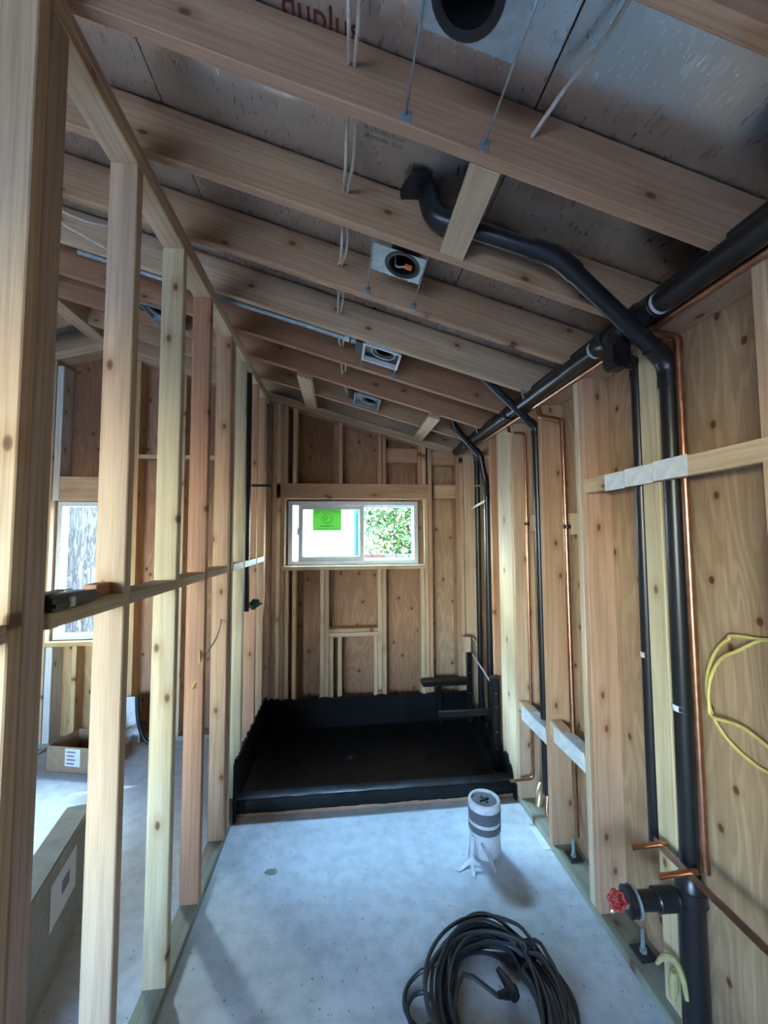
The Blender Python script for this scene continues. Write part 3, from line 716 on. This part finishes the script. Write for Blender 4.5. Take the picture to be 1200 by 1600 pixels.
# ------------------------------------------------------------------ recessed light housings
def slope_frame(x, y, dz=0):
    ex = Vector((1, 0, -SL)).normalized(); ez = Vector((SL, 0, 1)).normalized(); ey = Vector((0, 1, 0))
    return Matrix(((ex.x, ey.x, ez.x, x), (ex.y, ey.y, ez.y, y), (ex.z, ey.z, ez.z, zb(x)+dz), (0, 0, 0, 1)))
def holed_plate(name, x0, x1, y0, y1, cx, cy, r, mat, parent, M, th=.0015):
    bm = bmesh.new(); K = 40
    inner, outer = [], []
    for k in range(K):
        a = 2*math.pi*k/K; c, s = math.cos(a), math.sin(a)
        tx = ((x1-cx)/c if c > 1e-9 else (x0-cx)/c if c < -1e-9 else 9); ty = ((y1-cy)/s if s > 1e-9 else (y0-cy)/s if s < -1e-9 else 9)
        tt = min(tx, ty); outer.append((cx+c*tt, cy+s*tt)); inner.append((cx+c*r, cy+s*r))
    for cxr, cyr in ((x0, y0), (x1, y0), (x1, y1), (x0, y1)):
        j = min(range(K), key=lambda q: (outer[q][0]-cxr)**2+(outer[q][1]-cyr)**2); outer[j] = (cxr, cyr)
    vi = [bm.verts.new(M @ Vector((*p, 0))) for p in inner]; vo = [bm.verts.new(M @ Vector((*p, 0))) for p in outer]
    for k in range(K): bm.faces.new((vi[k], vi[(k+1) % K], vo[(k+1) % K], vo[k]))
    bmesh.ops.recalc_face_normals(bm, faces=bm.faces[:])
    bmesh.ops.solidify(bm, geom=bm.faces[:], thickness=th)
    return finish(name, bm, mat, parent)
def can(parent, M, cx, cy, r, depth, mat=BLACK, lip=.014):
    bm = bmesh.new(); K = 32
    prof = [(r+lip, -.004), (r+lip, -.001), (r+.003, 0.0), (r+.003, depth), (.001, depth), (.001, depth-.004), (r-.004, depth-.004), (r-.006, .0), (r+lip*.3, -.005), (r+lip, -.004)]
    rings = [[bm.verts.new(M @ Vector((cx+q*math.cos(2*math.pi*k/K), cy+q*math.sin(2*math.pi*k/K), z))) for k in range(K)] for q, z in prof]
    for i in range(len(prof)-1):
        for k in range(K): bm.faces.new((rings[i][k], rings[i][(k+1) % K], rings[i+1][(k+1) % K], rings[i+1][k]))
    bmesh.ops.recalc_face_normals(bm, faces=bm.faces[:])
    return finish('can', bm, mat, parent, True, None, 35)
def bars(t, xs, y0, y1, dz, x_at):
    for x in xs:
        z = zb(x)+dz
        bm = bmesh.new(); sweep(bm, [(x, y0+.002, z), (x, y1-.002, z)], .0032, 8)
        b = finish('hanger_bar', bm, GALV, t, True)
        box('bar_foot', (x-.014, y1-.004, z-.022), (x+.014, y1-.0005, z+.012), GALV, b, .001)
def pan_light(label, x0, x1, y0, y1, cx, cy, r, dz, ra, rb, wire):
    t = thing('recessed_light', label, 'light', (cx, cy, zb(cx)+dz), 'recessed light housings')
    M = slope_frame(0, 0, 0); k = math.sqrt(1+SL*SL)
    M = slope_frame(cx, cy, dz)
    holed_plate('mounting_plate', (x0-cx)*k, (x1-cx)*k, y0-cy, y1-cy, 0, 0, r-.008, GALV, t, M)
    can(t, M, 0, 0, r-.012, .11)
    bars(t, (x0-.002, x1+.003), ra, rb, dz-.004, None)
    box('junction_box', ((x0-cx)*k+.004, y0-cy+.01, .114), ((x0-cx)*k+.11, y1-cy-.02, .165), GALV, t, .003, 1, M)
    for i in range(4):
        px = (x0-cx)*k + (x1-x0)*k*(.18+.2*i)
        box('tab', (px, y1-cy-.001, -.002), (px+.008, y1-cy+.004, .001), GALV, t, .0005, 1, M)
    if wire:
        tube('connector_lead', [M @ Vector(p) for p in ((-.045, .02, .06), (-.03, .045, .02), (-.015, .03, .008), (.01, .02, .012))], .003, WIREW, t, .01, 8)
        box('orange_connector', (.008, .008, .004), (.042, .026, .02), ORANGE, t, .003, 1, M)
    return t
pan_light('large bare galvanised light housing cut by the top of the frame', .176, .392, .654, .824, .262, .742, .078, .03, .648, 1.015, False)
pan_light('galvanised light housing with orange connector in its black can', .126, .338, 1.515, 1.672, .254, 1.590, .074, .03, 1.458, 1.825, True)
def open_light(label, x0, x1, y0, y1, dz, cx, cy, r, ra, rb, rimm):
    t = thing('recessed_light', label, 'light', (cx, cy, zb(cx)+dz), 'recessed light housings')
    k = math.sqrt(1+SL*SL); M = slope_frame((x0+x1)/2, (y0+y1)/2, dz); hx, hy = (x1-x0)/2*k, (y1-y0)/2
    for a, b in (((-hx, -hy, 0), (-hx+.014, hy, .03)), ((hx-.014, -hy, 0), (hx, hy, .03)), ((-hx, -hy, 0), (hx, -hy+.014, .03)), ((-hx, hy-.014, 0), (hx, hy, .03))):
        box('rim', a, b, rimm, t, .001, 1, M)
    ox, oy = (cx-(x0+x1)/2)*k, cy-(y0+y1)/2
    holed_plate('mounting_plate', -hx+.01, hx-.01, -hy+.01, hy-.01, ox, oy, r-.006, DARKST if rimm is TAPE else GALV, t, M @ Matrix.Translation((0, 0, .04)))
    can(t, M @ Matrix.Translation((0, 0, .038)), ox, oy, r-.008, .09)
    bm = bmesh.new()
    sweep(bm, [M @ Vector((ox+(r+.012)*math.cos(2*math.pi*q/32), oy+(r+.012)*math.sin(2*math.pi*q/32), .030)) for q in range(33)], .006, 8)
    finish('trim_ring', bm, GALV, t, True)
    box('junction_box', (-hx-.05, -hy+.02, .012), (-hx-.003, hy-.06, .07), DARKST, t, .003, 1, M)
    bars(t, (x0+.004, x1-.004), ra, rb, dz+.02, None)
open_light('light housing with bright square rim at the end of the conduit', .128, .356, 2.285, 2.505, -.006, .250, 2.385, .062, 2.273, 2.64, TAPE)
open_light('small light housing in open wire frame between the farthest rafters', .105, .322, 3.16, 3.43, .012, .232, 3.33, .058, 3.078, 3.455, GALV)
open_light('light housing in the next room beyond the stud partition', -1.36, -1.14, 2.74, 2.96, .012, -1.27, 2.87, .062, 2.678, 3.04, GALV)

# ------------------------------------------------------------------ conduit and cables
t = thing('conduit', 'shiny metal conduit along rafter ending at the square rimmed light', 'conduit', (-.5, 2.29, 3.1))
pts = []
for i in range(0, 161):
    x = -1.45 + (1.49)*i/160; pts.append(Vector((x, 2.295, zb(x)-.004)))
bm = bmesh.new(); sweep(bm, pts, [.0125+.0016*(i % 2) for i in range(len(pts))], 12); finish('flexible_tube', bm, GALV, t, True)
for x in (.02, .058): tube('connector', [(x, 2.295, zb(x)-.004), (x+.028, 2.295, zb(x+.028)-.004)], .016, TAPE if x < .05 else GALV, t, 0, 12)
holes = [(.61, .012), (1.015, .02), (1.42, .008), (1.825, -.012), (2.235, -.022), (2.64, -.004), (3.04, .015), (3.33, .06)]
for k, (lab, dx, sag) in enumerate((('white cable threaded through rafters, strand hanging lower', .0, .075), ('white cable threaded through rafters, tauter strand of the two', .016, .03))):
    P = [Vector((holes[0][1]-.05+dx*5, -.3, 3.05))]
    for (y, x), (y2, x2) in zip(holes[:-1], holes[1:]):
        P += [Vector((x+dx, y-.012, 3.062)), Vector((x+dx, y+.045, 3.062)), Vector(((x+x2)/2+dx*2.4-.012*k, (y+y2)/2+.02, 3.062-sag*(1+.3*math.sin(y*5+k))))]
    P += [Vector((holes[-1][1]+dx*2, holes[-1][0], 3.0))]
    tag(tube('cable', smooth_path(P, 4), .0055, WIREW, None, 0, 8), lab, 'cable')
tag(tube('cable', smooth_path([(.62, .20, 3.0), (.64, .45, 2.955), (.625, .66, 2.95), (.60, .80, 2.925), (.57, .90, 2.93), (.535, 1.014, 2.912)], 6), .0055, WIREW, None, 0, 8), 'white cable loop hanging near the bright foil behind a rafter', 'cable')
for lab, pts in (('pale cable poking through holes in the reddish partition stud', [(-.72, 2.08, 1.05), (-.70, 2.12, 1.12), (-.69, 2.09, 1.22), (-.71, 2.2, 1.25)]),
                 ('thin cable stub crossing between two far partition studs', [(-.71, 2.50, 1.30), (-.69, 2.42, 1.27), (-.69, 2.32, 1.215), (-.70, 2.138, 1.17)]),
                 ('white cable slanting up under rafters of the next room', [(-1.45, 2.0, 3.28), (-1.33, 1.86, 3.25), (-1.15, 1.75, 3.10), (-1.0, 1.83, 3.05)]),
                 ('thin cable drooping between rafters beyond the nearest studs', [(-1.30, 1.46, 3.30), (-1.26, 1.62, 3.18), (-1.10, 1.72, 3.12), (-.95, 1.82, 3.16)])):
    tag(tube('cable', smooth_path(pts, 6), .0045, YELW if 'pale' in lab else WIREW, None, 0, 8), lab, 'cable')
cy, cz = 1.16, 1.245
def yl(a, ry, rz, dy=0, dz=0, x=1.312): return (x + .008*math.sin(3*a), cy+dy+ry*math.cos(a), cz+dz+rz*math.sin(a))
P = [(1.322, .62, 1.43), (1.32, .9, 1.47)] + [yl(R(a), .185, .205, .0, .01) for a in range(75, -100, -15)] + [yl(R(a), .24, .2, -.06, .02, 1.305) for a in range(-105, -285, -17)] + [yl(R(a), .165, .175, .0, -.01, 1.298) for a in range(70, -30, -14)] + [(1.30, 1.20, 1.16), (1.30, 1.02, 1.10), (1.31, .8, 1.06)]
tag(tube('yellow_cable', smooth_path(P, 4), .0055, YELW, None, 0, 8), 'loops of thin yellow cable hanging on bare plywood of pipe wall', 'cable')
t = thing('foam_collar', 'pale yellow foam scrap bent round foot of flat stud by floor tee', 'foam', (1.21, 1.43, .17))
FOAM = plain('yellow_foam', (.42, .37, .17), .8, 0, .3, 60)
tube('curved_scrap', smooth_path([(1.175, 1.475, .19), (1.185, 1.45, .235), (1.20, 1.42, .252), (1.20, 1.385, .225), (1.195, 1.365, .175)], 6), [.006+.006*math.sin(math.pi*i/24) for i in range(25)], FOAM, t, 0, 8)
tube('plug', [(1.205, 1.44, .10), (1.205, 1.435, .15), (1.205, 1.43, .205)], [.010, .017, .012], FOAM, t, 0, 10)
tag(box('metal_shim', (1.155, 2.27, .0005), (1.20, 2.46, .006), TAPE, None), 'white strip lying along the plate edge on the concrete', 'strip')

# ------------------------------------------------------------------ floor things
t = thing('pvc_riser', 'white capped plastic riser wrapped in grey bands standing on concrete', 'pipe', (.818, 2.30, 0))
cx, cy = .818, 2.315
bm = bmesh.new(); prof = [(.062, .0), (.085, .002), (.088, .02), (.086, .10), (.088, .15), (.09, .275), (.087, .283), (.074, .284), (.071, .278), (.071, .24)]
K = 36; rings = [[bm.verts.new((cx+q*math.cos(2*math.pi*k/K), cy+q*math.sin(2*math.pi*k/K), z)) for k in range(K)] for q, z in prof]
for i in range(len(prof)-1):
    for k in range(K): bm.faces.new((rings[i][k], rings[i][(k+1) % K], rings[i+1][(k+1) % K], rings[i+1][k]))
finish('sleeve', bm, PVC, t, True, None, 50)
cp = tube('test_cap', [(cx, cy, .255), (cx, cy, .274)], [.072, .07], GREYT, t, 0, 30)
for a in (20, 110): 
    d = Vector((math.cos(R(a)), math.sin(R(a)), 0)); beam('cap_rib', Vector((cx, cy, .277))-d*.03, Vector((cx, cy, .277))+d*.03, .006, .009, PALE, cp, (0, 0, 1), BLACK, .001)
for z0, z1 in ((.185, .245), (.13, .165)): tube('grey_band', [(cx, cy, z0), (cx, cy, z1)], [.0905, .0915], GREYT, t, 0, 36)
tube('grey_band', [(cx, cy, .001), (cx, cy, .012)], [.075, .075], BLACK, t, 0, 24)
for i, pts in enumerate(([(.735, 2.27, .11), (.71, 2.22, .055), (.70, 2.17, .012), (.695, 2.14, .004)], [(.77, 2.235, .10), (.80, 2.20, .045), (.815, 2.15, .006)],
                         [(.745, 2.26, .08), (.72, 2.24, .03), (.66, 2.21, .006), (.62, 2.19, .004)], [(.725, 2.30, .04), (.70, 2.25, .01), (.66, 2.235, .004)])):
    P = smooth_path(pts, 5); q = []
    for a, b in zip(P[:-1], P[1:]):
        s = Vector((.009, .006, 0)) if i % 2 else Vector((.007, -.008, 0)); q.append((a-s, a+s, b+s, b-s))
    strip('torn_tape', q, PVC, t, .001)

bm = bmesh.new(); q = []
for k in range(28):
    a = 2*math.pi*k/28; r = .022*(1 + .75*mnoise.noise((math.cos(a)*2.2, math.sin(a)*2.2, 4)) + .35*mnoise.noise((math.cos(a)*7, math.sin(a)*7, 1)))
    q.append(bm.verts.new((-.37 + r*1.5*math.cos(a), 2.30 + r*math.sin(a), .0012)))
ctr = bm.verts.new((-.37, 2.30, .002))
for k in range(28): bm.faces.new((q[k], q[(k+1) % 28], ctr))
tag(finish('tar_splash', bm, INKG, None), 'small dark splash dried on the concrete before the curb', 'stain')
# long flat carton leaning behind the studs
t = thing('long_carton', 'long greyish carton with printed label standing behind nearest studs', 'box', (-1.15, 1.9, 0))
A = Vector((-1.235, 2.24, 0)); B = Vector((-1.075, 1.45, 0)); n_ = Vector((-(B-A).y, (B-A).x, 0)).normalized()
if n_.x > 0: n_ = -n_
hgt = .46; wd = .115
vs_ = [A, B, B+n_*wd, A+n_*wd]
bm = bmesh.new(); lo = [bm.verts.new(v) for v in vs_]; hi = [bm.verts.new(v+Vector((0, 0, hgt))) for v in vs_]
bm.faces.new(hi); bm.faces.new(list(reversed(lo)))
for i in range(4): bm.faces.new((lo[i], lo[(i+1) % 4], hi[(i+1) % 4], hi[i]))
bmesh.ops.recalc_face_normals(bm, faces=bm.faces[:]); bmesh.ops.bevel(bm, geom=bm.edges[:], offset=.006, segments=2, affect='EDGES')
finish('carton_body', bm, CARDG, t)
d = (B-A).normalized(); o_ = -n_*.0015
def onface(u, z): return A + d*u + Vector((0, 0, z)) + o_
lab = strip('printed_label', [(onface(.20, .22), onface(.44, .22), onface(.44, .40), onface(.20, .40))], PAPER, t, .0006)
strip('label_mark', [(onface(.27, .29)+o_, onface(.34, .29)+o_, onface(.34, .345)+o_, onface(.27, .345)+o_)], INKG, lab, .0004)
e_ = onface(.40, .18)

# small opened carton by the next room's back wall
t = thing('open_carton', 'small opened cardboard box with white label at the back', 'box', (-2.05, 3.52, 0))
MC = Matrix.Translation((-2.03, 3.53, 0)) @ Matrix.Rotation(R(-14), 4, 'Z')
bm = bmesh.new(); s = (.19, .14, .19)
for a, b in (((-s[0], -s[1], 0), (s[0], s[1], .006)), ((-s[0], -s[1], 0), (s[0], -s[1]+.005, s[2])), ((-s[0], s[1]-.005, 0), (s[0], s[1], s[2])), ((-s[0], -s[1], 0), (-s[0]+.005, s[1], s[2])), ((s[0]-.005, -s[1], 0), (s[0], s[1], s[2]))):
    g = bmesh.ops.create_cube(bm, size=1.0)['verts']; a, b = Vector(a), Vector(b)
    for v in g: v.co = MC @ Vector([(a[i]+b[i])/2 + v.co[i]*(b[i]-a[i]) for i in range(3)])
finish('carton_body', bm, CARD, t)
for q in (((-s[0], -s[1], s[2]), (-s[0], s[1], s[2]), (-s[0]-.10, s[1]-.01, s[2]-.09), (-s[0]-.12, -s[1]+.01, s[2]-.10)),
          ((-.02, s[1], s[2]), (s[0], s[1], s[2]), (s[0]-.06, s[1]+.03, s[2]+.19), (-.06, s[1]+.02, s[2]+.16)),
          ((s[0], -s[1], s[2]), (s[0], s[1], s[2]), (s[0]+.11, s[1], s[2]+.05), (s[0]+.11, -s[1], s[2]+.04))):
    strip('flap', [[MC @ Vector(p) for p in q]], CARD, t, .004)
lb = strip('white_label', [[MC @ Vector(p) for p in ((-.03, -s[1]-.001, .05), (.10, -s[1]-.001, .05), (.10, -s[1]-.001, .18), (-.03, -s[1]-.001, .18))]], PAPER, t, .0006)
for i in range(4):
    z = .065+.028*i; strip('label_line', [[MC @ Vector(p) for p in ((-.015, -s[1]-.0024, z), (.05+.01*(i % 2), -s[1]-.0024, z), (.05+.01*(i % 2), -s[1]-.0024, z+.012), (-.015, -s[1]-.0024, z+.012))]], INKG, lb, .0003)
# white panel with dark edge
t = thing('white_panel', 'white plastic panel with dark curved edge against next room wall', 'panel', (-1.72, 3.72, 0))
box('panel_sheet', (-1.86, 3.735, .03), (-1.715, 3.75, .42), TAPE, t, .004)
tube('dark_edge', smooth_path([(-1.735, 3.728, .43), (-1.72, 3.72, .25), (-1.67, 3.71, .09), (-1.60, 3.70, .035)], 6), .02, BLACK, t, 0, 10)
t = tag(box('brown_offcut', (-1.80, 3.50, 0), (-1.72, 3.64, .12), CARD, None, .006), 'brown scrap on floor behind the second stud', 'scrap')

# tool on the blocking
t = thing('tool_case', 'dark navy tool lying on the partition blocking by nearest stud', 'tool', (-.71, 1.12, 1.6135))
bm = bmesh.new()
pr = [(1.03, 1.6145), (1.20, 1.6145), (1.228, 1.622), (1.232, 1.634), (1.22, 1.644), (1.10, 1.650), (1.03, 1.652)]
for x in (-.735, -.678):
    pass
L0 = [bm.verts.new((-.738, y, z)) for y, z in pr]; L1 = [bm.verts.new((-.680, y, z)) for y, z in pr]
bm.faces.new(L0); bm.faces.new(list(reversed(L1)))
for i in range(len(pr)): bm.faces.new((L0[i], L1[i], L1[(i+1) % len(pr)], L0[(i+1) % len(pr)]))
bmesh.ops.recalc_face_normals(bm, faces=bm.faces[:]); bmesh.ops.bevel(bm, geom=bm.edges[:], offset=.005, segments=2, affect='EDGES')
finish('case_body', bm, NAVY, t, False)
box('grip', (-.712, 1.023, 1.6145), (-.668, 1.09, 1.640), BLACK, t, .008, 2)
box('grey_collar', (-.715, 1.090, 1.6145), (-.672, 1.112, 1.642), GALV, t, .003)
tag(thing('paper_slip', '', 'x'), 'white paper slip lying on top of the navy tool', 'paper')
ps = [o for o in C.objects if o.name == 'paper_slip'][0]; bpy.data.objects.remove(ps)
tag(box('paper_slip', (-.735, 1.05, 1.6535), (-.70, 1.15, 1.6545), PAPER, None, 0), 'white paper slip lying on top of the navy tool', 'paper')

# coiled cord
cc = Vector((.592, 1.565, 0)); P = []; n = 17; K = 26
for i in range(n):
    ra = .215 + .055*random.uniform(-1, 1); rb = .245 + .055*random.uniform(-1, 1); ox, oy = random.uniform(-.035, .035), random.uniform(-.035, .035); ph = random.uniform(0, 6)
    for k in range(K):
        a = 2*math.pi*k/K + .9
        ca, sa = math.cos(a), math.sin(a)
        P.append(cc + Vector((ox + ra*ca*.95 + rb*sa*.22, oy + rb*sa*.98 - .04*ca, .010 + (i % 7)*.0115 + .006*math.sin(2*a+ph))))
loop = [cc + Vector(p) for p in ((.08, .235, .085), (-.03, .25, .09), (-.13, .20, .085), (-.20, .12, .07), (-.27, .135, .03), (-.335, .10, .009), (-.35, .03, .009), (-.31, -.03, .009), (-.25, -.02, .02), (-.255, .05, .03), (-.31, .06, .026), (-.345, .01, .022), (-.30, -.075, .012), (-.2, -.06, .05), (-.12, .05, .09), (.0, .0, .05), (.03, .03, .03))]
t = thing('extension_cord', 'coiled dark grey extension cord lying on the concrete', 'cord', (cc.x, cc.y, 0))
tube('cord', smooth_path(P[::1] + loop, 3), .0078, RUBBER, t, 0, 8)
tube('plug', [cc+Vector((.0, .0, .052)), cc+Vector((.05, .02, .03)), cc+Vector((.085, .03, .03))], [.010, .018, .018], BLACK, t, 0, 12)
tube('socket_end', [cc+Vector((.04, .10, .04)), cc+Vector((.06, .05, .035)), cc+Vector((.07, .0, .035))], [.010, .019, .019], BLACK, t, 0, 12)

# ------------------------------------------------------------------ outside
gr = box('ground', (-30, -30, -.25), (30, 40, -.155), GROUND, None, 0); gr['kind'] = 'structure'
nb = tag(box('neighbour_building', (-16, 9.6, -.15), (.78, 13, 7.8), STUCCO, None, .01), 'white stucco building outside behind the sliding window pane', 'building')
ds = tag(tube('downspout', [(.36, 9.52, -.15), (.36, 9.52, 7.7)], .07, TEAL, None, 0, 14), 'teal downspout on the white building outside', 'downspout')
bw = thing('garden_wall', 'low brick garden wall outside under the leafy shrub', 'wall', (1.2, 6.6, -.15))
box('mortar_bed', (.30, 6.61, -.15), (2.6, 6.75, 1.44), MORTAR, bw, 0)
bmat = [BRICK, BRICKP, BRICKP, BRICK, BRICKP]
proto = {}
for r in range(3):
    for i in range(11):
        x = .30 + i*.205 + (.1 if r % 2 else 0); m = bmat[(i*3+r) % 5]
        if m.name not in proto:
            o = box('brick', (-.0975, -.06, -.031), (.0975, .09, .031), m, bw, .004); proto[m.name] = o
            o.location = Vector((x+.1, 6.66, 1.45-r*.075)) - bw.location; continue
        o = proto[m.name].copy(); C.objects.link(o); o.parent = bw
        o.location = Vector((x+.1, 6.66, 1.45-r*.075)) - bw.location
def leafball(name, centre, rad, cnt, parent, size=.05):
    bm = bmesh.new(); rnd = random.Random(5+cnt)
    for _ in range(cnt):
        while True:
            p = Vector((rnd.uniform(-1, 1), rnd.uniform(-1, 1), rnd.uniform(-1, 1)))
            if .35 < p.length < 1: break
        c = centre + Vector((p.x*rad[0], p.y*rad[1], p.z*rad[2])); a = Vector((rnd.gauss(0, 1), rnd.gauss(0, 1), rnd.gauss(0, 1))).normalized(); b = a.orthogonal().normalized()
        b = Matrix.Rotation(rnd.uniform(0, 6), 3, a) @ b; s = size*rnd.uniform(.6, 1.3)
        n_ = a.cross(b)
        bm.faces.new([bm.verts.new(c + v) for v in (-b*s, n_*s*.38 + a*s*.12, b*s, -n_*s*.38 + a*s*.12)])
    o = finish(name, bm, LEAF, parent); o['kind'] = 'stuff'; return o
sh = thing('leafy_shrub', 'sunlit leafy green shrub outside over the brick garden wall', 'shrub', (1.3, 7.8, -.15))
tube('stem', smooth_path([(2.2, 8.3, -.2), (2.15, 8.25, 1.0), (2.3, 8.3, 3.2)], 5), .05, BARK, sh, 0, 8)
leafball('foliage', Vector((2.3, 8.2, 3.3)), (2.1, .9, 3.5), 20000, sh, .085)
tr = thing('forked_tree', 'big forked tree trunk with sawn limb outside next room window', 'tree', (-3.2, 5.3, -.15))
def trunk(name, pts, rads, parent):
    bm = bmesh.new(); sweep(bm, smooth_path(pts, 10), [1]*(10*(len(pts)-1)+1), 96)
    P = smooth_path(pts, 10); rs = []
    for i in range(len(P)):
        q = i/(len(P)-1)*(len(rads)-1); j = min(int(q), len(rads)-2); rs.append(rads[j]*(1-(q-j))+rads[j+1]*(q-j))
    bm.verts.ensure_lookup_table()
    for i in range(len(P)):
        for k in range(96):
            v = bm.verts[i*96+k]; d = (v.co - P[i]); a = math.atan2(d.y, d.x)
            f = 1 + .06*abs(mnoise.noise((a*9, P[i].z*1.3, 3))) + .05*mnoise.noise((a*2, P[i].z, 8)) + .02*mnoise.noise((a*26, P[i].z*3, 1))
            v.co = P[i] + d*rs[i]*f
    return finish(name, bm, BARK, parent, True)
trunk('trunk', [(-3.2, 5.35, -.25), (-3.22, 5.35, .8), (-3.2, 5.35, 1.6), (-3.2, 5.35, 2.15), (-3.2, 5.35, 2.3)], [.62, .52, .52, .55, .3], tr)
trunk('limb', [(-3.42, 5.35, 1.7), (-3.62, 5.3, 2.4), (-3.9, 5.3, 3.4)], [.34, .27, .22], tr)
trunk('limb', [(-2.95, 5.35, 1.7), (-2.78, 5.4, 2.4), (-2.5, 5.4, 3.5)], [.34, .29, .24], tr)
tube('cut_limb', [(-3.30, 4.98, 1.60), (-3.33, 4.80, 1.62)], [.19, .155], BARK, tr, 0, 24)
tube('sawn_face', [(-3.33, 4.80, 1.62), (-3.3315, 4.792, 1.621)], [.145, .14], CUT, tr, 0, 24)
leafball('foliage', Vector((-3.3, 7.4, 3.6)), (1.6, .8, 1.5), 1500, tr, .11)
